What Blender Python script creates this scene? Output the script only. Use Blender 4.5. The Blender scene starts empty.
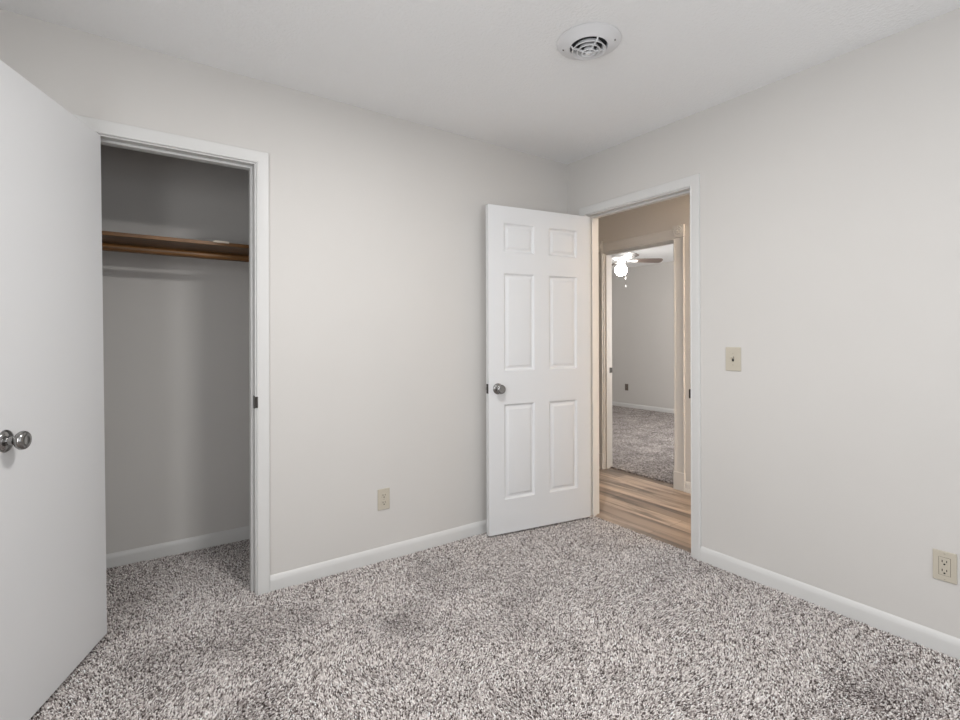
import bpy, bmesh, math, random
from mathutils import Vector, Matrix, Euler
random.seed(4)
scene = bpy.context.scene
C = scene.collection
R = math.radians

# ------------------------------------------------------------------ camera
cam_d = bpy.data.cameras.new('camera')
cam = bpy.data.objects.new('camera', cam_d); C.objects.link(cam)
YAW, PITCH, ROLL, FPX, CY = 0.61179, 0.001353, -0.003105, 500.8, 338.345
f = Vector((math.sin(YAW)*math.cos(PITCH), math.cos(YAW)*math.cos(PITCH), math.sin(PITCH)))
r = Vector((math.cos(YAW), -math.sin(YAW), 0)); u = r.cross(f)
r2 = r*math.cos(ROLL)+u*math.sin(ROLL); u2 = -r*math.sin(ROLL)+u*math.cos(ROLL)
m = Matrix((r2, u2, -f)).transposed().to_4x4()
m.translation = Vector((-2.5482, -2.5457, 1.206))
cam.matrix_world = m
cam_d.sensor_width = 36; cam_d.sensor_fit = 'HORIZONTAL'
cam_d.lens = FPX/960*36
cam_d.shift_y = -(360-CY)/960
cam_d.clip_start = 0.02
scene.camera = cam

# ------------------------------------------------------------------ world, lights, exposure
scene.view_settings.view_transform = 'Standard'
scene.view_settings.look = 'None'
scene.view_settings.exposure = 0.02
scene.view_settings.gamma = 1.0
scene.view_settings.use_curve_mapping = False
w = bpy.data.worlds.new('world'); scene.world = w; w.use_nodes = True
w.node_tree.nodes['Background'].inputs[0].default_value = (0.88, 0.94, 1.0, 1)
w.node_tree.nodes['Background'].inputs[1].default_value = 2.05

def area(name, loc, target, sx, sy, power, col, spread=180):
    d = bpy.data.lights.new(name, 'AREA'); d.shape = 'RECTANGLE'; d.size = sx; d.size_y = sy
    d.energy = power; d.color = col; d.spread = R(spread)
    o = bpy.data.objects.new(name, d); C.objects.link(o); o.location = loc
    o.rotation_euler = (Vector(target)-Vector(loc)).to_track_quat('-Z', 'Y').to_euler()
    return o
def point(name, loc, rad, power, col):
    d = bpy.data.lights.new(name, 'POINT'); d.energy = power; d.color = col; d.shadow_soft_size = rad
    o = bpy.data.objects.new(name, d); C.objects.link(o); o.location = loc
    return o
# daylight through the window behind the camera, and through the one in the left wall
DAY = (0.97, 0.985, 1.0)
area('window_daylight_back', (-1.25, -3.72, 1.45), (-1.25, 0, 1.2), 1.5, 1.25, 8, DAY)
area('window_daylight_left', (-3.62, -2.35, 1.45), (0, -1.6, 1.3), 1.2, 1.2, 31, DAY)
# the room's flush ceiling lamp, over the middle of the floor
area('ceiling_lamp_light', (-1.72, -1.42, 2.40), (-1.72, -1.42, 0), .26, .26, 25, (1.0, 0.985, 0.965))
# hallway lamp, far bedroom window
point('hall_lamp_light', (0.36, -2.6, 2.2), 0.09, 82, (1.0, 0.80, 0.60))
area('far_window_daylight', (3.0, -0.62, 1.4), (3.0, 2, 1.2), 1.4, 1.2, 66, (1.0, 0.98, 0.96))

# ------------------------------------------------------------------ helpers
def node_mat(name, col, rough=0.6, metal=0.0, spec=0.5):
    mt = bpy.data.materials.new(name); mt.use_nodes = True
    b = mt.node_tree.nodes['Principled BSDF']
    b.inputs['Base Color'].default_value = (*col, 1)
    b.inputs['Roughness'].default_value = rough
    b.inputs['Metallic'].default_value = metal
    b.inputs['Specular IOR Level'].default_value = spec
    return mt
def nd(mt, t, **kw):
    n = mt.node_tree.nodes.new(t)
    for k, v in kw.items():
        if k in n.inputs: n.inputs[k].default_value = v
        else: setattr(n, k, v)
    return n
def ln(mt, a, b): mt.node_tree.links.new(a, b)
def coords(mt, scale=(1, 1, 1), rot=(0, 0, 0)):
    t = nd(mt, 'ShaderNodeNewGeometry'); mp = nd(mt, 'ShaderNodeMapping')
    mp.inputs['Scale'].default_value = scale; mp.inputs['Rotation'].default_value = rot
    ln(mt, t.outputs['Position'], mp.inputs['Vector']); return mp.outputs['Vector']
def painted(name, col, rough, bscale, bstr, var=0.03, dist=0.002):
    """paint with a faint tone variation and a roller / orange-peel bump"""
    mt = node_mat(name, col, rough, 0, 0.35); b = mt.node_tree.nodes['Principled BSDF']
    v = coords(mt)
    n = nd(mt, 'ShaderNodeTexNoise', Scale=bscale, Detail=3.0, Roughness=0.6); ln(mt, v, n.inputs['Vector'])
    bp = nd(mt, 'ShaderNodeBump', Strength=bstr, Distance=dist); ln(mt, n.outputs['Fac'], bp.inputs['Height'])
    ln(mt, bp.outputs['Normal'], b.inputs['Normal'])
    n2 = nd(mt, 'ShaderNodeTexNoise', Scale=1.7, Detail=2.0); ln(mt, v, n2.inputs['Vector'])
    mr = nd(mt, 'ShaderNodeMapRange'); mr.inputs['To Min'].default_value = 1-var; mr.inputs['To Max'].default_value = 1+var
    ln(mt, n2.outputs['Fac'], mr.inputs['Value'])
    hs = nd(mt, 'ShaderNodeHueSaturation'); hs.inputs['Color'].default_value = (*col, 1)
    ln(mt, mr.outputs['Result'], hs.inputs['Value']); ln(mt, hs.outputs['Color'], b.inputs['Base Color'])
    return mt

def carpet_mat():
    mt = node_mat('frieze_carpet', (.4, .38, .37), 1.0, 0, 0.0); b = mt.node_tree.nodes['Principled BSDF']
    v = coords(mt)
    vo = nd(mt, 'ShaderNodeTexVoronoi', Scale=140.0); vo.feature = 'F1'
    nz = nd(mt, 'ShaderNodeTexNoise', Scale=60.0, Detail=2.0); ln(mt, v, nz.inputs['Vector'])
    mx = nd(mt, 'ShaderNodeMix'); mx.data_type = 'VECTOR'; mx.inputs['Factor'].default_value = 0.02
    ln(mt, v, mx.inputs['A']); ln(mt, nz.outputs['Color'], mx.inputs['B']); ln(mt, mx.outputs['Result'], vo.inputs['Vector'])
    # each tuft gets its own yarn colour
    cr = nd(mt, 'ShaderNodeValToRGB'); e = cr.color_ramp.elements
    e[0].position = 0.0; e[0].color = (.10, .085, .08, 1); e[1].position = 1.0; e[1].color = (.80, .74, .71, 1)
    k = cr.color_ramp.elements.new(.22); k.color = (.19, .165, .155, 1)
    k = cr.color_ramp.elements.new(.5); k.color = (.43, .385, .365, 1)
    k = cr.color_ramp.elements.new(.8); k.color = (.62, .57, .545, 1)
    sx = nd(mt, 'ShaderNodeSeparateColor'); ln(mt, vo.outputs['Color'], sx.inputs['Color'])
    ln(mt, sx.outputs['Red'], cr.inputs['Fac'])
    # shading of the pile's lay, painted into the colour as slow tone noise
    n2 = nd(mt, 'ShaderNodeTexNoise', Scale=4.2, Detail=3.0, Roughness=0.6); ln(mt, v, n2.inputs['Vector'])
    mr = nd(mt, 'ShaderNodeMapRange'); mr.inputs['From Min'].default_value = .3; mr.inputs['From Max'].default_value = .7
    mr.inputs['To Min'].default_value = .74; mr.inputs['To Max'].default_value = 1.18
    ln(mt, n2.outputs['Fac'], mr.inputs['Value'])
    hs = nd(mt, 'ShaderNodeHueSaturation'); ln(mt, cr.outputs['Color'], hs.inputs['Color']); ln(mt, mr.outputs['Result'], hs.inputs['Value'])
    ln(mt, hs.outputs['Color'], b.inputs['Base Color'])
    ma = nd(mt, 'ShaderNodeMath'); ma.operation = 'MULTIPLY'; ma.inputs[1].default_value = -1.0
    ln(mt, vo.outputs['Distance'], ma.inputs[0])
    n3 = nd(mt, 'ShaderNodeTexNoise', Scale=260.0, Detail=1.0); ln(mt, v, n3.inputs['Vector'])
    ad = nd(mt, 'ShaderNodeMath'); ad.operation = 'ADD'; ln(mt, ma.outputs[0], ad.inputs[0]); ln(mt, n3.outputs['Fac'], ad.inputs[1])
    bp = nd(mt, 'ShaderNodeBump', Strength=1.0, Distance=0.006); ln(mt, ad.outputs[0], bp.inputs['Height'])
    ln(mt, bp.outputs['Normal'], b.inputs['Normal'])
    return mt

def plank_mat():
    mt = node_mat('vinyl_oak_planks', (.4, .3, .2), 0.32, 0, 0.5); b = mt.node_tree.nodes['Principled BSDF']
    v = coords(mt, rot=(0, 0, R(90)))          # boards run along the hallway
    br = nd(mt, 'ShaderNodeTexBrick'); br.offset = 0.37; br.offset_frequency = 2
    for k, x in (('Color1', (.235, .185, .150, 1)), ('Color2', (.54, .445, .365, 1)), ('Mortar', (.10, .065, .045, 1)), ('Scale', 1.0),
                 ('Mortar Size', 0.0012), ('Mortar Smooth', 0.1), ('Bias', 0.0), ('Brick Width', 0.95), ('Row Height', 0.152)):
        br.inputs[k].default_value = x
    ln(mt, v, br.inputs['Vector'])
    g = nd(mt, 'ShaderNodeTexNoise', Scale=1.0, Detail=6.0, Roughness=0.62, Distortion=0.6)
    v2 = coords(mt, scale=(13, 1.3, 1)); ln(mt, v2, g.inputs['Vector'])
    cr = nd(mt, 'ShaderNodeValToRGB'); e = cr.color_ramp.elements
    e[0].position = .38; e[0].color = (.34, .31, .29, 1); e[1].position = .58; e[1].color = (1.12, 1.06, 1.0, 1)
    ln(mt, g.outputs['Fac'], cr.inputs['Fac'])
    mx = nd(mt, 'ShaderNodeMix'); mx.data_type = 'RGBA'; mx.blend_type = 'MULTIPLY'; mx.inputs['Factor'].default_value = .85
    ln(mt, br.outputs['Color'], mx.inputs['A']); ln(mt, cr.outputs['Color'], mx.inputs['B'])
    ln(mt, mx.outputs['Result'], b.inputs['Base Color'])
    bp = nd(mt, 'ShaderNodeBump', Strength=.25, Distance=.001); ln(mt, g.outputs['Fac'], bp.inputs['Height']); ln(mt, bp.outputs['Normal'], b.inputs['Normal'])
    return mt

def stained_wood():
    mt = node_mat('dark_stained_wood', (.2, .1, .04), 0.38, 0, 0.5); b = mt.node_tree.nodes['Principled BSDF']
    v = coords(mt, scale=(2.2, 40, 40)); g = nd(mt, 'ShaderNodeTexNoise', Scale=1.0, Detail=5.0, Roughness=.65, Distortion=.5)
    ln(mt, v, g.inputs['Vector']); cr = nd(mt, 'ShaderNodeValToRGB'); e = cr.color_ramp.elements
    e[0].position = .3; e[0].color = (.058, .024, .006, 1); e[1].position = .72; e[1].color = (.30, .140, .042, 1)
    ln(mt, g.outputs['Fac'], cr.inputs['Fac']); ln(mt, cr.outputs['Color'], b.inputs['Base Color'])
    return mt

def brushed(name, col, rough):
    mt = node_mat(name, col, rough, 1.0); b = mt.node_tree.nodes['Principled BSDF']
    v = coords(mt); n = nd(mt, 'ShaderNodeTexNoise', Scale=220.0, Detail=2.0); ln(mt, v, n.inputs['Vector'])
    mr = nd(mt, 'ShaderNodeMapRange'); mr.inputs['To Min'].default_value = rough*.8; mr.inputs['To Max'].default_value = rough*1.3
    ln(mt, n.outputs['Fac'], mr.inputs['Value']); ln(mt, mr.outputs['Result'], b.inputs['Roughness'])
    return mt

M_WALL = painted('warm_grey_wall_paint', (.612, .591, .567), .75, 140, .10)
M_CEIL = painted('textured_ceiling_paint', (.88, .88, .88), .9, 80, .8, .02, .004)
M_TRIM = painted('white_trim_paint', (.645, .638, .625), .42, 60, .03, .01)
M_DOOR = painted('white_door_paint', (.715, .718, .725), .40, 70, .05, .01)
M_CARPET = carpet_mat()
M_PLANK = plank_mat()
M_SHELF = stained_wood()
M_NICKEL = brushed('satin_nickel', (.33, .325, .32), .15)
M_DARKM = brushed('dark_metal', (.06, .055, .05), .35)
M_ALMOND = painted('almond_plastic', (.52, .475, .395), .35, 40, .02, .01)
M_BROWNP = painted('brown_plastic', (.16, .13, .11), .4, 40, .02, .01)
M_GAP = node_mat('plastic_seam', (.17, .15, .12), .6)
M_SLOT = node_mat('slot_black', (.012, .011, .010), .6)
M_VENT = painted('white_enamel', (.74, .74, .75), .35, 60, .03, .01)
M_DUCT = node_mat('duct_interior', (.02, .022, .025), .7)
M_FANW = painted('fan_white_enamel', (.75, .74, .73), .3, 50, .02, .01)
M_BLADE = painted('fan_blade_brown', (.13, .10, .085), .45, 50, .02, .05)
M_BRONZE = painted('scrap_paper', (.74, .66, .56), .8, 30, .1)
M_GLOBE = node_mat('lit_glass_globe', (1, 1, 1), .3)
_b = M_GLOBE.node_tree.nodes['Principled BSDF']
_b.inputs['Emission Color'].default_value = (1, .97, .92, 1); _b.inputs['Emission Strength'].default_value = 45

def link(name, bm, mat, parent=None, smooth=False, bevel=0.0, seg=2):
    bmesh.ops.recalc_face_normals(bm, faces=bm.faces)
    me = bpy.data.meshes.new(name); bm.to_mesh(me); bm.free()
    o = bpy.data.objects.new(name, me); C.objects.link(o)
    me.materials.append(mat)
    if smooth: me.polygons.foreach_set('use_smooth', [True]*len(me.polygons))
    if bevel:
        md = o.modifiers.new('bevel', 'BEVEL'); md.width = bevel; md.segments = seg; md.limit_method = 'ANGLE'; md.angle_limit = R(35)
        md.harden_normals = False
    if parent: o.parent = parent
    return o
def box(bm, x0, x1, y0, y1, z0, z1, M=None):
    vs = [bm.verts.new((x, y, z)) for x in (x0, x1) for y in (y0, y1) for z in (z0, z1)]
    if M:
        for v in vs: v.co = M @ v.co
    for q in ((0, 1, 3, 2), (4, 6, 7, 5), (0, 4, 5, 1), (2, 3, 7, 6), (0, 2, 6, 4), (1, 5, 7, 3)):
        bm.faces.new([vs[i] for i in q])
def boxes(name, lst, mat, parent=None, **kw):
    bm = bmesh.new()
    for b in lst: box(bm, *b)
    return link(name, bm, mat, parent, **kw)
def lathe(bm, prof, M=Matrix(), n=40, closed_profile=False, cap=True):
    """prof: (radius, height) list turned round local Z"""
    rings = []
    for rr, h in prof:
        if rr < 1e-6: rings.append([bm.verts.new(M @ Vector((0, 0, h)))])
        else: rings.append([bm.verts.new(M @ Vector((rr*math.cos(2*math.pi*i/n), rr*math.sin(2*math.pi*i/n), h))) for i in range(n)])
    seq = list(zip(rings, rings[1:]))
    if closed_profile: seq.append((rings[-1], rings[0]))
    for a, b in seq:
        for i in range(n):
            j = (i+1) % n
            if len(a) == 1 and len(b) == 1: break
            if len(a) == 1: bm.faces.new((a[0], b[i], b[j]))
            elif len(b) == 1: bm.faces.new((a[i], b[0], a[j]))
            else: bm.faces.new((a[i], b[i], b[j], a[j]))
def auto_smooth(o, ang=40):
    me = o.data; me.polygons.foreach_set('use_smooth', [True]*len(me.polygons))
    bm = bmesh.new(); bm.from_mesh(me)
    for e in bm.edges:
        if len(e.link_faces) == 2 and e.calc_face_angle(0) > R(ang): e.smooth = False
    bm.to_mesh(me); bm.free(); return o
def struct(o): o['kind'] = 'structure'; return o
def thing(name, loc, label, cat, rz=0, group=None):
    o = bpy.data.objects.new(name, None); C.objects.link(o); o.location = loc; o.rotation_euler = (0, 0, rz)
    o.empty_display_size = .05; o['label'] = label; o['category'] = cat
    if group: o['group'] = group
    return o
def tag(o, label, cat, group=None):
    o['label'] = label; o['category'] = cat
    if group: o['group'] = group
    return o

def sweep(name, prof, path, mat, parent=None):
    """prof: (out, up) pairs; path: list of (origin, out_vec, up_vec) stations"""
    bm = bmesh.new(); rows = []
    for o_, a, b in path:
        rows.append([bm.verts.new(Vector(o_)+Vector(a)*p[0]+Vector(b)*p[1]) for p in prof])
    k = len(prof)
    for A, B in zip(rows, rows[1:]):
        for i in range(k): bm.faces.new((A[i], A[(i+1) % k], B[(i+1) % k], B[i]))
    bm.faces.new(rows[0]); bm.faces.new(list(reversed(rows[-1])))
    return auto_smooth(link(name, bm, mat, parent), 28)

BASE = [(0, -.01), (.0125, -.01), (.0125, .049), (.0118, .055), (.0098, .062), (.0065, .0695), (.003, .0745), (0, .0765)]
def baseboard(name, p0, p1, out, mat=None, prof=BASE):
    o = sweep(name, prof, [((*p0, 0), (*out, 0), (0, 0, 1)), ((*p1, 0), (*out, 0), (0, 0, 1))], mat or M_TRIM)
    return struct(o)
CASE = [(0, 0), (0, .0075), (.0015, .0095), (.004, .0105), (.0065, .0095), (.008, .0085), (.010, .0088), (.030, .0120), (.048, .0140), (.053, .0135), (.0555, .0115), (.0565, .008), (.0565, 0)]
def casing(name, to_world, u0, u1, ztop, prof=CASE, parent=None, zb=-.01):
    """three-sided mitred frame round an opening; to_world(u, z, t)"""
    bm = bmesh.new(); rows = []
    for s in range(4):
        row = []
        for d, t in prof:
            uu = (u0-d, u0-d, u1+d, u1+d)[s]; zz = (zb, ztop+d, ztop+d, zb)[s]
            row.append(bm.verts.new(to_world(uu, zz, t)))
        rows.append(row)
    k = len(prof)
    for A, B in zip(rows, rows[1:]):
        for i in range(k): bm.faces.new((A[i], A[(i+1) % k], B[(i+1) % k], B[i]))
    bm.faces.new(rows[0]); bm.faces.new(list(reversed(rows[-1])))
    return auto_smooth(link(name, bm, M_TRIM, parent), 25)

# ------------------------------------------------------------------ shell
H = 2.44
XL, YB = -3.55, -3.65            # left wall and wall behind the camera
CX0, CX1, CZ = -2.670, -2.060, 2.036    # closet opening (jamb faces, head)
EY0, EY1, EZ = -0.942, -0.180, 2.040    # entry opening
T = .115
HX = 1.060                        # far wall of the hallway
FY0, FY1, FZ = -.134, .598, 1.993       # far doorway (jamb faces)
FX = 4.58                          # far wall of the far bedroom

J = .018                          # jamb board thickness
struct(boxes('floor', [(XL-.1, 0.035, YB-.1, .0, -.12, -.002), (XL-.1, 0, 0, .9, -.12, -.002)], M_CARPET))
struct(boxes('floor_hall', [(.035, 1.145, -3.8, 1.3, -.12, -.004)], M_PLANK))
struct(boxes('floor_far_bedroom', [(1.145, FX+.2, -.75, 4.2, -.12, .008)], M_CARPET))
struct(boxes('ceiling', [(XL-.1, T, YB-.1, .9, H, H+.1)], M_CEIL))
struct(boxes('ceiling_hall', [(T, HX, -3.8, 1.3, H, H+.1)], M_CEIL))
struct(boxes('ceiling_far_bedroom', [(HX, FX+.2, -.75, 4.2, H, H+.1)], M_CEIL))
def holed(name, axis, a0, a1, h0, h1, hz, t0, t1, hb=0, mat=None):
    """wall along axis from a0 to a1 with an opening h0..h1, hb..hz, as one face-welded slab"""
    us = [a0, h0, h1, a1]; zs = [0-.01, hb, hz, H] if hb > 0 else [-.01, hz, H]
    bm = bmesh.new()
    def cell(i, j): return not (i == 1 and (j == 1 if hb > 0 else j == 0))
    nz = len(zs)-1
    def V(u_, z_, t_): return (u_, t_, z_) if axis == 'x' else (t_, u_, z_)
    cache = {}
    def v(i, j, k):
        if (i, j, k) not in cache: cache[(i, j, k)] = bm.verts.new(V(us[i], zs[j], (t0, t1)[k]))
        return cache[(i, j, k)]
    for i in range(3):
        for j in range(nz):
            if not cell(i, j): continue
            for k in (0, 1): bm.faces.new((v(i, j, k), v(i+1, j, k), v(i+1, j+1, k), v(i, j+1, k)))
            for di, dj, e in ((-1, 0, ((i, j), (i, j+1))), (1, 0, ((i+1, j), (i+1, j+1))), (0, -1, ((i, j), (i+1, j))), (0, 1, ((i, j+1), (i+1, j+1)))):
                ii, jj = i+di, j+dj
                if 0 <= ii < 3 and 0 <= jj < nz and cell(ii, jj): continue
                (p, q), (r_, s_) = e
                bm.faces.new((v(p, q, 0), v(r_, s_, 0), v(r_, s_, 1), v(p, q, 1)))
    return struct(link(name, bm, mat or M_WALL))
holed('wall_left', 'x', XL-.1, 0, CX0-J, CX1+J, CZ+J, 0, T)
holed('wall_right', 'y', YB-.1, 0, EY0-J, EY1+J, EZ+J, 0, T)
struct(boxes('wall_hall_near', [(0, T, 0, 1.3, -.01, H)], M_WALL))
holed('wall_back', 'x', XL-.1, T, -2.05, -.45, 2.1, YB-.12, YB, .8)
holed('wall_side', 'y', YB, .0, -3.0, -1.7, 2.1, XL-.1, XL, .8)
struct(boxes('wall_closet_back', [(XL, 0, .755, .88, -.01, H)], M_WALL))
struct(boxes('wall_closet_left', [(-3.25, -3.15, T, .755, -.01, H)], M_WALL))
struct(boxes('wall_closet_right', [(-1.62, -1.52, T, .755, -.01, H)], M_WALL))
holed('wall_hall_far', 'y', -3.8, 1.3, FY0-J, FY1+J, FZ+J, HX, HX+T)
struct(boxes('wall_hall_end', [(T, HX, 1.2, 1.3, -.01, H)], M_WALL))
struct(boxes('wall_hall_start', [(T, HX, -3.8, -3.7, -.01, H)], M_WALL))
struct(boxes('wall_far_bedroom_back', [(FX, FX+.1, -.75, 4.2, -.01, H)], M_WALL))
struct(boxes('wall_far_bedroom_left', [(HX+T, FX, 4.0, 4.1, -.01, H)], M_WALL))
struct(boxes('wall_far_bedroom_near', [(HX, HX+T, 1.3, 4.1, -.01, H)], M_WALL))
holed('wall_far_bedroom_right', 'x', HX+T, FX, 2.3, 3.7, 2.05, -.6, -.5, .8)

# windows the daylight comes through (behind the camera and in the far bedroom)
def window(name, axis, a0, a1, z0, z1, t):
    def bx(u0, u1, zz0, zz1, th=.02):
        return (u0, u1, t-th, t+th, zz0, zz1) if axis == 'x' else (t-th, t+th, u0, u1, zz0, zz1)
    s = .045; mid = (z0+z1)/2
    fr = struct(boxes(name, [bx(a0, a0+s, z0, z1), bx(a1-s, a1, z0, z1), bx(a0+s, a1-s, z0, z0+s), bx(a0+s, a1-s, z1-s, z1), bx(a0+s, a1-s, mid-.02, mid+.02)], M_TRIM))
    return fr
window('window_1', 'x', -2.05, -.45, .8, 2.1, YB-.03)
window('window_2', 'y', -3.0, -1.7, .8, 2.1, XL-.03)
window('window_3', 'x', 2.3, 3.7, .8, 2.05, -.53)

# ------------------------------------------------------------------ carpet pile: upright twisted tufts
import numpy as np
def value_noise(x, y, seed):
    rg = np.random.default_rng(seed); g = rg.random((256, 256))
    xi = np.floor(x).astype(int); yi = np.floor(y).astype(int); fx_ = x-xi; fy_ = y-yi
    fx_ = fx_*fx_*(3-2*fx_); fy_ = fy_*fy_*(3-2*fy_)
    G = lambda a, b: g[a % 256, b % 256]
    return (G(xi, yi)*(1-fx_)+G(xi+1, yi)*fx_)*(1-fy_)+(G(xi, yi+1)*(1-fx_)+G(xi+1, yi+1)*fx_)*fy_
def pile(name, rects, step, mat, label):
    rg = np.random.default_rng(11); P = []
    for x0, x1, y0, y1 in rects:
        gx, gy = np.meshgrid(np.arange(x0+step/2, x1, step), np.arange(y0+step/2, y1, step))
        P.append(np.stack([gx.ravel(), gy.ravel()], 1))
    P = np.concatenate(P); n = len(P); P = P+(rg.random((n, 2))-.5)*step*.9
    s3 = lambda f_, sd: value_noise((P[:, 0]+9)*f_, (P[:, 1]+9)*f_, sd)-.5
    lay = np.stack([s3(3.1, 1)+.6*s3(8, 2), s3(3.1, 3)+.6*s3(8, 4)], 1)*.018      # slow lay of the pile
    lean = lay*.8+(rg.random((n, 2))-.5)*.008
    h = .0060+rg.random(n)*.0045+s3(6, 5)*.004
    a0 = rg.random(n)*6.283; rad = .0014+rg.random(n)*.0010
    V = np.zeros((n, 9, 3), np.float32)
    for k in range(4):
        a = a0+k*math.pi/2
        V[:, k, 0] = P[:, 0]+rad*np.cos(a); V[:, k, 1] = P[:, 1]+rad*np.sin(a); V[:, k, 2] = -.003
        a = a+.7
        V[:, 4+k, 0] = P[:, 0]+lean[:, 0]*.6+rad*1.25*np.cos(a); V[:, 4+k, 1] = P[:, 1]+lean[:, 1]*.6+rad*1.25*np.sin(a); V[:, 4+k, 2] = -.003+h*.70
    V[:, 8, 0] = P[:, 0]+lean[:, 0]; V[:, 8, 1] = P[:, 1]+lean[:, 1]; V[:, 8, 2] = -.003+h
    quads = np.array([[0, 1, 5, 4], [1, 2, 6, 5], [2, 3, 7, 6], [3, 0, 4, 7]]); tris = np.array([[4, 5, 8], [5, 6, 8], [6, 7, 8], [7, 4, 8]])
    base = (np.arange(n)*9)[:, None]
    loops = np.concatenate([(quads.ravel()[None]+base), (tris.ravel()[None]+base)], 1).ravel().astype(np.int32)
    tot = np.tile(np.array([4]*4+[3]*4), n); start = np.concatenate([[0], np.cumsum(tot)[:-1]])
    me = bpy.data.meshes.new(name); me.vertices.add(n*9); me.vertices.foreach_set('co', V.ravel())
    me.loops.add(len(loops)); me.loops.foreach_set('vertex_index', loops)
    me.polygons.add(len(tot)); me.polygons.foreach_set('loop_start', start.astype(np.int32))
    me.polygons.foreach_set('use_smooth', np.ones(len(tot), bool)); me.update(calc_edges=True)
    pal = np.array([[.10, .080, .074], [.33, .290, .275], [.58, .530, .508], [.80, .75, .725], [.95, .90, .875]])
    u_ = rg.random(n); idx = np.searchsorted([.18, .38, .64, .88], u_)
    col = pal[idx]*1.04*(.9+.2*rg.random((n, 1)))
    col = np.concatenate([np.clip(col, 0, 1), np.ones((n, 1))], 1).astype(np.float32)
    at = me.color_attributes.new('yarn', 'FLOAT_COLOR', 'POINT'); at.data.foreach_set('color', np.repeat(col, 9, axis=0).ravel())
    o = bpy.data.objects.new(name, me); C.objects.link(o); me.materials.append(mat)
    o['kind'] = 'stuff'; o['label'] = label; o['category'] = 'carpet pile'; return o
M_YARN = node_mat('speckled_yarn', (.5, .5, .5), 1.0, 0, 0.0)
_a = nd(M_YARN, 'ShaderNodeAttribute'); _a.attribute_name = 'yarn'; ln(M_YARN, _a.outputs['Color'], M_YARN.node_tree.nodes['Principled BSDF'].inputs['Base Color'])
pile('carpet_pile', [(-3.5, -.013, -2.7, -.013), (-.013, .033, EY0, EY1), (CX0, CX1, -.013, T), (-3.13, -1.64, T, .742)], .0050, M_YARN,
     'speckled grey beige frieze carpet pile covering the bedroom and closet floor')

# ------------------------------------------------------------------ baseboards
baseboard('baseboard_left', (CX1+.006+.0565, 0), (0, 0), (0, -1))
baseboard('baseboard_right', (0, EY0-.006-.0565), (0, YB), (-1, 0))
baseboard('baseboard_corner', (0, 0), (0, EY1+.006+.0565), (-1, 0))
baseboard('baseboard_closet', (-3.15, .755), (-1.62, .755), (0, -1))
baseboard('baseboard_closet_right', (-1.62, .755), (-1.62, T), (-1, 0))
baseboard('baseboard_far_bedroom', (FX, -.5), (FX, 4.0), (-1, 0))
hb = baseboard('baseboard_hall', (HX, FY0-.008-.092), (HX, -3.7), (-1, 0))
SHOE = [(.0125, -.01), (.0285, -.01), (.0285, .006), (.0265, .013), (.0215, .0185), (.0125, .021)]
sweep('shoe_molding', SHOE, [((HX, FY0-.10, 0), (-1, 0, 0), (0, 0, 1)), ((HX, -3.7, 0), (-1, 0, 0), (0, 0, 1))], M_TRIM, hb)

# ------------------------------------------------------------------ door frames
def jamb(name, axis, u0, u1, zt, t0, t1, stop0, stop1, parent):
    def B(a, b, c, d, z0, z1): return (a, b, c, d, z0, z1) if axis == 'x' else (c, d, a, b, z0, z1)
    boxes(name, [B(u0-J, u0, t0, t1, -.01, zt+J), B(u1, u1+J, t0, t1, -.01, zt+J), B(u0, u1, t0, t1, zt, zt+J)], M_TRIM, parent, bevel=.0012, seg=1)
    s = .011
    boxes('door_stop', [B(u0, u0+s, stop0, stop1, -.01, zt), B(u1-s, u1, stop0, stop1, -.01, zt), B(u0+s, u1-s, stop0, stop1, zt-s, zt)], M_TRIM, parent, bevel=.002, seg=2)
def trim_root(name, label):
    o = bpy.data.objects.new(name, None); C.objects.link(o); o.empty_display_size = .05
    o['kind'] = 'structure'; o['label'] = label; return o
t1 = trim_root('trim_1', 'white casing and jamb around the closet opening')
jamb('jamb', 'x', CX0, CX1, CZ, 0, T, .040, .078, t1)
casing('casing', lambda a, z, t: Vector((a, -t, z)), CX0-.006, CX1+.006, CZ+.006, parent=t1)
t2 = trim_root('trim_2', 'white casing and cream jamb around the bedroom doorway')
jamb('jamb', 'y', EY0, EY1, EZ, 0, T, .040, .078, t2)
casing('casing', lambda a, z, t: Vector((-t, a, z)), EY0-.006, EY1+.006, EZ+.006, parent=t2)
casing('hall_casing', lambda a, z, t: Vector((T+t, a, z)), EY0-.006, EY1+.006, EZ+.006, parent=t2)
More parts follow.
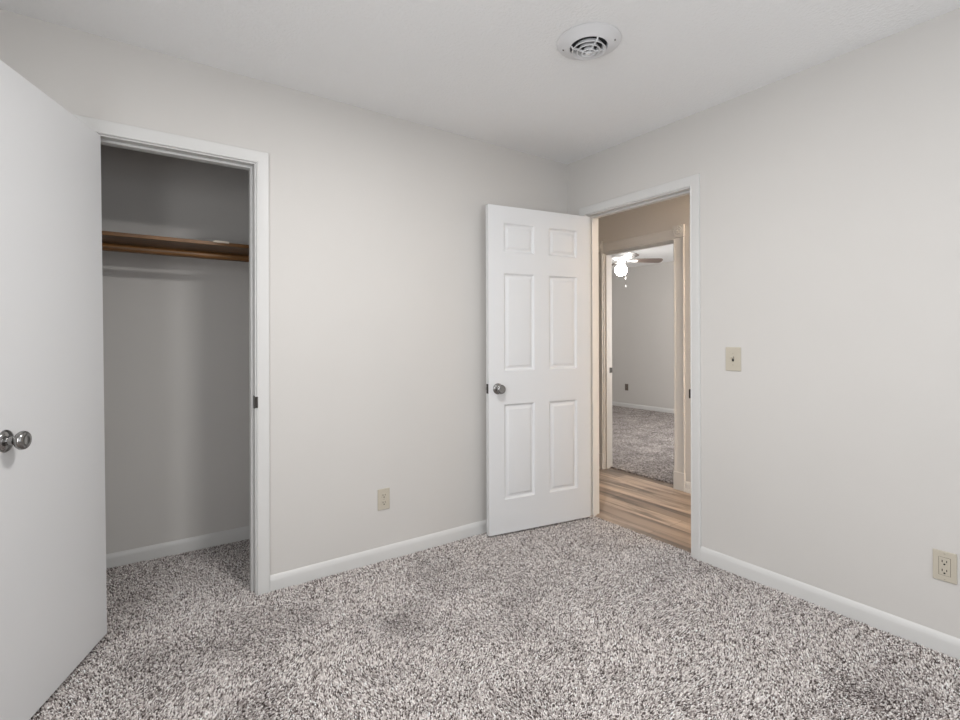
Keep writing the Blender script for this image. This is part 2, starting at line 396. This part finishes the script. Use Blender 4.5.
# far doorway: fluted-edge casing with corner blocks and plinths
t3 = trim_root('trim_3', 'cream casing with corner rosettes around the far doorway')
jamb('jamb', 'y', FY0, FY1, FZ, HX, HX+T, HX+.025, HX+.065, t3)
WC = .090
FC = [(0, 0), (0, .014), (.003, .0165), (.008, .0165), (.012, .013), (.018, .0115), (.072, .0115), (.078, .013), (.082, .0165), (.087, .0165), (.090, .014), (.090, 0)]
for side, y_ in ((-1, FY0-.006), (1, FY1+.006)):
    sweep('side_casing', FC, [((HX, y_, z), (0, side, 0), (-1, 0, 0)) for z in (.138, FZ+.016)], M_TRIM, t3)
    c = y_+side*.045
    bm = bmesh.new(); box(bm, HX-.022, HX, c-.049, c+.049, -.004, .138)
    link('plinth_block', bm, M_TRIM, t3, bevel=.003)
    zc = FZ+.006+.061
    rb = boxes('corner_block', [(HX-.022, HX, c-.049, c+.049, zc-.049, zc+.049)], M_TRIM, t3, bevel=.003)
    bm = bmesh.new()
    lathe(bm, [(0, .013), (.006, .013), (.009, .009), (.012, .002), (.015, .002), (.019, .006), (.023, .006), (.027, .001), (.031, .001), (.034, .005), (.038, .005), (.041, 0)],
          Matrix.Translation((HX-.022, c, zc)) @ Matrix.Rotation(R(-90), 4, 'Y'), 36)
    for k in range(8):      # petals of the carved flower
        a = k*math.pi/4
        M_ = Matrix.Translation((HX-.0235, c+.021*math.cos(a), zc+.021*math.sin(a))) @ Matrix.Rotation(a, 4, 'X') @ Matrix.Diagonal((.006, .012, .006, 1))
        bmesh.ops.create_uvsphere(bm, u_segments=10, v_segments=6, radius=1, matrix=M_)
    auto_smooth(link('rosette', bm, M_TRIM, rb), 50)
sweep('head_casing', FC, [((HX, y_, FZ+.006), (0, 0, 1), (-1, 0, 0)) for y_ in (FY0-.006+.004, FY1+.006-.004)], M_TRIM, t3)
# strike plates
def plate(name, b, mat, parent, bev=.001): return boxes(name, [b], mat, parent, bevel=bev, seg=2)
sp = plate('strike_plate', (CX1-.0016, CX1+.0002, .004, .036, .880, .940), M_DARKM, t1, .0005)
boxes('strike_lip', [(CX1-.0016, CX1+.010, -.0125, .004, .885, .937)], M_DARKM, sp, bevel=.001)
sp = plate('strike_plate', (.004, .036, EY0-.0002, EY0+.0016, .870, .930), M_DARKM, t2, .0005)
boxes('strike_lip', [(-.0125, .004, EY0-.006, EY0+.0016, .875, .925)], M_DARKM, sp, bevel=.001)
sp = plate('strike_plate', (.002, .036, EY0-.0002, EY0+.0016, 1.075, 1.150), M_NICKEL, t2, .0005)
sp = plate('strike_plate', (HX+.070, HX+.104, FY1-.0016, FY1+.0002, .885, .935), M_DARKM, t3, .0005)
boxes('strike_lip', [(HX+.104, HX+.118, FY1-.0016, FY1+.003, .887, .933)], M_DARKM, sp, bevel=.001)

# ------------------------------------------------------------------ doors
def knob_parts(parent, x, z, y0, sgn, name='door_knob', egg=1.03):
    """knob on a rose; local axis from face y0 outwards along sgn*y"""
    M_ = Matrix.Translation((x, y0, z)) @ Matrix.Rotation(R(-90*sgn), 4, 'X')
    bm = bmesh.new()
    lathe(bm, [(0, 0), (.0335, 0), (.0335, .002), (.032, .0045), (.028, .0075), (.021, .010), (.0165, .0115), (.0165, .0125), (0, .0125)], M_)
    ro = auto_smooth(link('rose', bm, M_NICKEL, parent), 50)
    bm = bmesh.new()
    prof = [(0, .010), (.0135, .010), (.0125, .020), (.0118, .026), (.0135, .031), (.0185, .0355), (.0235, .041), (.0268, .0480), (.0275, .0545), (.0262, .061), (.0228, .0655), (.0190, .0675), (.0175, .0668), (.010, .0682), (0, .0685)]
    lathe(bm, [(a*egg, .010+(b-.010)*.80) for a, b in prof], M_)
    auto_smooth(link(name, bm, M_NICKEL, parent), 50)

# closet door: flat slab, hinged at the left jamb, swung out past square
d1 = bpy.data.objects.new('door_1', None); C.objects.link(d1)
d1['kind'] = 'structure'; d1['label'] = 'flat white closet door swung open at the left edge, with satin knob'
CDW = .628; ANG = R(-112.66)
ux, uy = math.cos(ANG), math.sin(ANG)
d1.location = (-2.6213, -.0106, .018)
d1.rotation_mode = 'XYZ'; d1.rotation_euler = (R(.56), 0, ANG)      # hangs slightly out of plumb
# local: x along the door, +y is the visible (closet-side) face at y=0, slab behind
boxes('door_slab', [(0, CDW, -.035, 0, 0, 2.018)], M_DOOR, d1, bevel=.0015)
knob_parts(d1, .566, .891, 0, 1)
knob_parts(d1, .566, .891, -.035, -1)
boxes('latch_plate', [(CDW-.0005, CDW+.001, -.030, -.005, .861, .919)], M_NICKEL, d1)
for z in (.20, 1.0, 1.78):
    bm = bmesh.new(); lathe(bm, [(0, 0), (.0055, 0), (.0055, .085), (.003, .089), (0, .089)], Matrix.Translation((-.004, -.041, z)), 14)
    auto_smooth(link('hinge', bm, M_NICKEL, d1))

# six panel door
def panel_face(bm, xs, zs, panels, y, s):
    """xs, zs break lines; panels = set of (i, j) cells that are raised panels; s = outward sign"""
    def V(x, d, z): return bm.verts.new((x, y+s*d, z))
    for i in range(len(xs)-1):
        for j in range(len(zs)-1):
            x0, x1, z0, z1 = xs[i], xs[i+1], zs[j], zs[j+1]
            if (i, j) not in panels:
                bm.faces.new([V(x0, 0, z0), V(x1, 0, z0), V(x1, 0, z1), V(x0, 0, z1)]); continue
            loops = []
            for ins, d in ((0, 0), (.002, -.0015), (.007, -.0065), (.011, -.0100), (.014, -.0108), (.018, -.0105), (.031, -.0035), (.034, -.0020), (.037, -.0017)):
                loops.append([V(x0+ins, d, z0+ins), V(x1-ins, d, z0+ins), V(x1-ins, d, z1-ins), V(x0+ins, d, z1-ins)])
            for A, B in zip(loops, loops[1:]):
                for k in range(4): bm.faces.new((A[k], A[(k+1) % 4], B[(k+1) % 4], B[k]))
            bm.faces.new(loops[-1])
d2 = bpy.data.objects.new('door_2', None); C.objects.link(d2)
d2['kind'] = 'structure'; d2['label'] = 'white six panel door swung open against the left wall'
PW, PH = .762, 2.007
P0, P1 = Vector((-.7715, -.1013)), Vector((-.0175, -.2219))
ang2 = math.atan2(P0.y-P1.y, P0.x-P1.x)
d2.location = (P1.x, P1.y, .015); d2.rotation_euler = (0, 0, ang2)
# local x: hinge to latch; +y is the face turned to the room
bm = bmesh.new()
xs = [0, .107, .327, .436, .656, PW]; zs = [0, .205, .790, .995, 1.596, 1.724, 1.903, PH]
pan = {(i, j) for i in (1, 3) for j in (1, 3, 5)}
panel_face(bm, xs, zs, pan, 0, 1); panel_face(bm, xs, zs, pan, -.035, -1)
for a, b in zip(zs, zs[1:]):
    for x in (0, PW): bm.faces.new([bm.verts.new(p) for p in ((x, 0, a), (x, -.035, a), (x, -.035, b), (x, 0, b))])
for a, b in zip(xs, xs[1:]):
    for z in (0, PH): bm.faces.new([bm.verts.new(p) for p in ((a, 0, z), (a, -.035, z), (b, -.035, z), (b, 0, z))])
bmesh.ops.remove_doubles(bm, verts=bm.verts, dist=1e-5)
auto_smooth(link('door_slab', bm, M_DOOR, d2), 32)
knob_parts(d2, PW-.062, .888, 0, 1)
knob_parts(d2, PW-.062, .888, -.035, -1)
lp = boxes('latch_plate', [(PW-.0005, PW+.0012, -.0300, -.005, .860, .918)], M_DARKM, d2)
boxes('latch_bolt', [(PW+.001, PW+.009, -.023, -.012, .880, .898)], M_NICKEL, lp, bevel=.002)
for z in (.18, .95, 1.78):
    bm = bmesh.new(); lathe(bm, [(0, 0), (.0055, 0), (.0055, .085), (.003, .089), (0, .089)], Matrix.Translation((-.003, -.041, z)), 14)
    auto_smooth(link('hinge', bm, M_NICKEL, d2))

# ------------------------------------------------------------------ closet shelf and rod
SZ = 1.711
sh = thing('closet_shelf', (-2.385, .755, SZ), 'dark stained wooden shelf board across the closet above the hanging rod', 'shelf')
boxes('shelf_board', [(-.764, .764, -.305, -.001, 0, .019)], M_SHELF, sh, bevel=.0015)
boxes('wall_cleat', [(-.764, .764, -.020, -.001, -.034, 0)], M_SHELF, sh, bevel=.0015)
boxes('side_cleat', [(.745, .764, -.300, -.020, -.070, 0)], M_SHELF, sh, bevel=.0015)
boxes('side_cleat', [(-.764, -.745, -.300, -.020, -.070, 0)], M_SHELF, sh, bevel=.0015)
bm = bmesh.new(); lathe(bm, [(0, 0), (.0165, 0), (.0165, 1.486), (0, 1.486)], Matrix.Translation((-3.128, .50, 1.6610)) @ Matrix.Rotation(R(90), 4, 'Y'), 28)
tag(auto_smooth(link('closet_rod', bm, M_SHELF)), 'round dark wooden hanging rod running under the closet shelf', 'rod')
# curled paper scrap lying on the front edge of the shelf
bm = bmesh.new(); n = 14; rows = []
for i in range(n+1):
    tt = i/n; x = -2.178+.075*tt; wz = .0035+.004*math.sin(tt*math.pi)*(.6+.4*math.sin(9*tt))
    rows.append([bm.verts.new((x, yy, SZ+.019+zz)) for yy, zz in ((.4470, -.004), (.4465, wz+.0015), (.475, wz+.001), (.475, .0004), (.4492, .0004), (.4492, -.004))])
for A, B in zip(rows, rows[1:]):
    for k in range(6): bm.faces.new((A[k], A[(k+1) % 6], B[(k+1) % 6], B[k]))
bm.faces.new(rows[0]); bm.faces.new(rows[-1][::-1])
tag(link('paper_scrap', bm, M_BRONZE), 'small pale scrap lying on the front edge of the closet shelf', 'scrap')

# ------------------------------------------------------------------ electrical plates (local: x right, z up, -y out of the wall)
def rounded_plate(w_, h_, d_, name, mat, parent, y=0):
    bm = bmesh.new(); box(bm, -w_/2, w_/2, y-d_, y, -h_/2, h_/2)
    return link(name, bm, mat, parent, bevel=.0028, seg=3)
def screw(parent, x, z, y):
    bm = bmesh.new(); M_ = Matrix.Translation((x, y, z)) @ Matrix.Rotation(R(90), 4, 'X')
    lathe(bm, [(0, 0), (.0034, 0), (.0030, .0010), (0, .0014)], M_, 14)
    o = auto_smooth(link('screw', bm, M_ALMOND, parent))
    boxes('screw_slot', [(x-.0026, x+.0026, y-.0016, y-.0008, z-.0004, z+.0004)], M_SLOT, o)
def slots(parent, zc, y, name='socket_slots'):
    bm = bmesh.new()
    box(bm, -.0078, -.0052, y-.0005, y+.001, zc-.001, zc+.008)
    box(bm, .0052, .0076, y-.0005, y+.001, zc, zc+.0075)
    lathe(bm, [(0, -.001), (.0032, -.001), (.0032, .0005), (0, .0005)], Matrix.Translation((0, y, zc-.0075)) @ Matrix.Rotation(R(90), 4, 'X'), 14)
    return link(name, bm, M_SLOT, parent)
def outlet(loc, rz, label, decora, mat=None):
    mat = mat or M_ALMOND
    t = thing('wall_outlet', loc, label, 'outlet', rz, 'almond wall outlets')
    rounded_plate(.070, .1145, .0055, 'cover_plate', mat, t)
    if decora:
        f_ = boxes('socket_face', [(-.0165, .0165, -.0075, -.0050, -.0335, .0335)], M_ALMOND, t, bevel=.0012)
        slots(f_, .016, -.0076); slots(f_, -.018, -.0076)
        boxes('socket_gap', [(-.0176, .0176, -.0060, -.0050, -.0345, .0345)], M_GAP, t)
        screw(t, 0, .048, -.0055); screw(t, 0, -.048, -.0055)
    else:
        for zc in (.0195, -.0195):
            bm = bmesh.new(); M_ = Matrix.Translation((0, -.0050, zc)) @ Matrix.Rotation(R(90), 4, 'X')
            n = 36; top = []; bot = []
            for k in range(n):
                a = 2*math.pi*k/n; x = .0172*math.cos(a); z = max(-.0140, min(.0140, .0172*math.sin(a)))
                bot.append(bm.verts.new((x, -.0050, zc+z))); top.append(bm.verts.new((x*.97, -.0075, zc+z*.97)))
            for k in range(n): bm.faces.new((bot[k], bot[(k+1) % n], top[(k+1) % n], top[k]))
            bm.faces.new(top); bm.faces.new(bot[::-1])
            f_ = link('socket_face', bm, mat, t); slots(f_, zc, -.0076)
        screw(t, 0, 0, -.0055)
    return t
outlet((-1.4095, 0, .334), 0, 'almond duplex outlet low on the left wall between closet and open door', False)
outlet((0, -1.998, .334), R(-90), 'almond rectangular outlet low on the right wall at the picture edge', True)
outlet((FX, 3.152, .356), R(-90), 'tiny brownish outlet on the far bedroom wall seen through both doorways', False, M_BROWNP)
# light switch
sw = thing('light_switch', (0, -1.185, 1.099), 'almond toggle light switch on the right wall beside the doorway', 'light switch', R(-90))
rounded_plate(.080, .1220, .0055, 'cover_plate', M_ALMOND, sw)
boxes('switch_slot', [(-.0052, .0052, -.0062, -.005, -.0122, .0122)], M_SLOT, sw)
bm = bmesh.new()
box(bm, -.0040, .0040, -.020, -.005, -.0045, .0045, Matrix.Translation((0, 0, .001)) @ Matrix.Rotation(R(-28), 4, 'X'))
link('toggle', bm, M_ALMOND, sw, bevel=.0015)
screw(sw, 0, .030, -.0055); screw(sw, 0, -.030, -.0055)

# ------------------------------------------------------------------ round ceiling vent
vt = thing('ceiling_vent', (-.981, -1.105, H), 'round white ceiling air vent with nested louvre rings', 'air vent')
bm = bmesh.new()
lathe(bm, [(.124, 0), (.124, -.0025), (.131, -.0025), (.131, -.0040), (.127, -.0055), (.112, -.010), (.095, -.017), (.082, -.0235), (.0775, -.0245), (.0755, -.0225), (.0755, -.010), (.078, 0)], n=72, closed_profile=True)
auto_smooth(link('flange', bm, M_VENT, vt), 50)
bm = bmesh.new(); lathe(bm, [(0, -.004), (.0754, -.004), (.0754, -.006), (0, -.006)], n=64)
link('duct_opening', bm, M_DUCT, vt)
for rb_, rt, z0_, z1_ in ((.0695, .0560, -.037, -.020), (.0490, .0370, -.041, -.022), (.0290, .0200, -.047, -.030)):
    bm = bmesh.new(); lathe(bm, [(rb_, z0_), (rb_-.001, z0_-.0015), (rb_-.004, z0_-.001), (rt-.002, z1_), (rt, z1_+.001)], n=64, closed_profile=True)
    auto_smooth(link('louvre_ring', bm, M_VENT, vt), 50)
bm = bmesh.new(); lathe(bm, [(0, -.052), (.010, -.051), (.0135, -.048), (.010, -.040), (0, -.040)], n=32)
auto_smooth(link('centre_cap', bm, M_VENT, vt), 50)
for a in (R(-108), R(148)):
    bm = bmesh.new(); Mr = Matrix.Rotation(a, 4, 'Z')
    for s_ in (-1, 1):      # bar stepping down with the rings
        pts = [(.0765, -.021), (.066, -.034), (.047, -.037), (.028, -.043), (.008, -.047)]
        for (ra, za), (rb2, zb2) in zip(pts, pts[1:]):
            vs = [bm.verts.new(Mr @ Vector((s_*x, y, z))) for x, z in ((ra, za), (rb2, zb2), (rb2, zb2+.007), (ra, za+.007)) for y in (-.0030, .0030)]
            for q in ((0, 2, 4, 6), (1, 7, 5, 3), (0, 1, 3, 2), (2, 3, 5, 4), (4, 5, 7, 6), (6, 7, 1, 0)): bm.faces.new([vs[k] for k in q])
    link('spoke', bm, M_VENT, vt)
for a in (-55, 125):
    bm = bmesh.new(); lathe(bm, [(0, -.0165), (.003, -.0158), (.0036, -.0120), (0, -.0120)], Matrix.Translation((.106*math.cos(R(a)), .106*math.sin(R(a)), 0)), 12)
    auto_smooth(link('screw', bm, M_NICKEL, vt))

# ------------------------------------------------------------------ ceiling fan in the far bedroom
fx, fy = 2.883, 1.884
fan = thing('ceiling_fan', (fx, fy, H), 'white ceiling fan with brown blades and lit globe in the far bedroom', 'ceiling fan')
def lpart(name, prof, mat, n=48, M_=Matrix(), parent=fan):
    bm = bmesh.new(); lathe(bm, prof, M_, n); return auto_smooth(link(name, bm, mat, parent), 45)
lpart('canopy', [(0, 0), (.080, 0), (.080, -.012), (.070, -.030), (.045, -.042), (0, -.042)], M_FANW)
lpart('motor_housing', [(0, -.042), (.050, -.042), (.105, -.055), (.135, -.080), (.140, -.105), (.140, -.135), (.128, -.155), (.095, -.170), (0, -.170)], M_FANW)
lpart('switch_cup', [(0, -.170), (.060, -.170), (.062, -.200), (.052, -.218), (.046, -.232), (0, -.232)], M_FANW)
gz = -.310
gl = lpart('glass_globe', [(0, gz-.080)]+[(.080*math.sin(R(a)), gz-.080*math.cos(R(a))) for a in range(10, 151, 10)]+[(.040, gz+.078), (0, gz+.078)], M_GLOBE)
for k in range(4):
    a = R(-33+90*k)
    Rz = Matrix.Rotation(a, 4, 'Z'); tilt = Matrix.Translation((0, 0, -.182)) @ Matrix.Rotation(R(-17), 4, 'X')
    bm = bmesh.new(); pts = []
    outl = [(.165, -.045), (.20, -.052), (.35, -.060), (.50, -.066), (.535, -.062), (.555, -.048), (.563, -.025), (.565, 0)]
    outl = outl+[(x, -y) for x, y in reversed(outl[:-1])]
    tp = [bm.verts.new(Rz @ tilt @ Vector((x, y, .003))) for x, y in outl]; bt = [bm.verts.new(Rz @ tilt @ Vector((x, y, -.003))) for x, y in outl]
    bm.faces.new(tp); bm.faces.new(bt[::-1])
    for i in range(len(outl)): bm.faces.new((tp[i], tp[(i+1) % len(outl)], bt[(i+1) % len(outl)], bt[i]))
    bl = link('blade', bm, M_BLADE, fan)
    bm = bmesh.new(); o2 = [(.090, -.014), (.13, -.012), (.16, -.030), (.20, -.034), (.225, -.020), (.235, 0)]
    o2 = o2+[(x, -y) for x, y in reversed(o2[:-1])]
    tp = [bm.verts.new(Rz @ tilt @ Vector((x, y, -.0035))) for x, y in o2]; bt = [bm.verts.new(Rz @ tilt @ Vector((x, y, -.0085))) for x, y in o2]
    bm.faces.new(tp); bm.faces.new(bt[::-1])
    for i in range(len(o2)): bm.faces.new((tp[i], tp[(i+1) % len(o2)], bt[(i+1) % len(o2)], bt[i]))
    link('blade_bracket', bm, M_FANW, bl)
for dx, dy, L in ((.052, -.036, .20), (.030, -.055, .31)):
    c_ = lpart('pull_chain', [(0, -.205), (.0015, -.205), (.0015, -.205-L), (0, -.205-L)], M_NICKEL, 8, Matrix.Translation((dx, dy, 0)))
    lpart('pull_fob', [(0, -.203-L), (.006, -.210-L), (.009, -.225-L), (.006, -.240-L), (0, -.244-L)], M_FANW, 16, Matrix.Translation((dx, dy, 0)), c_)
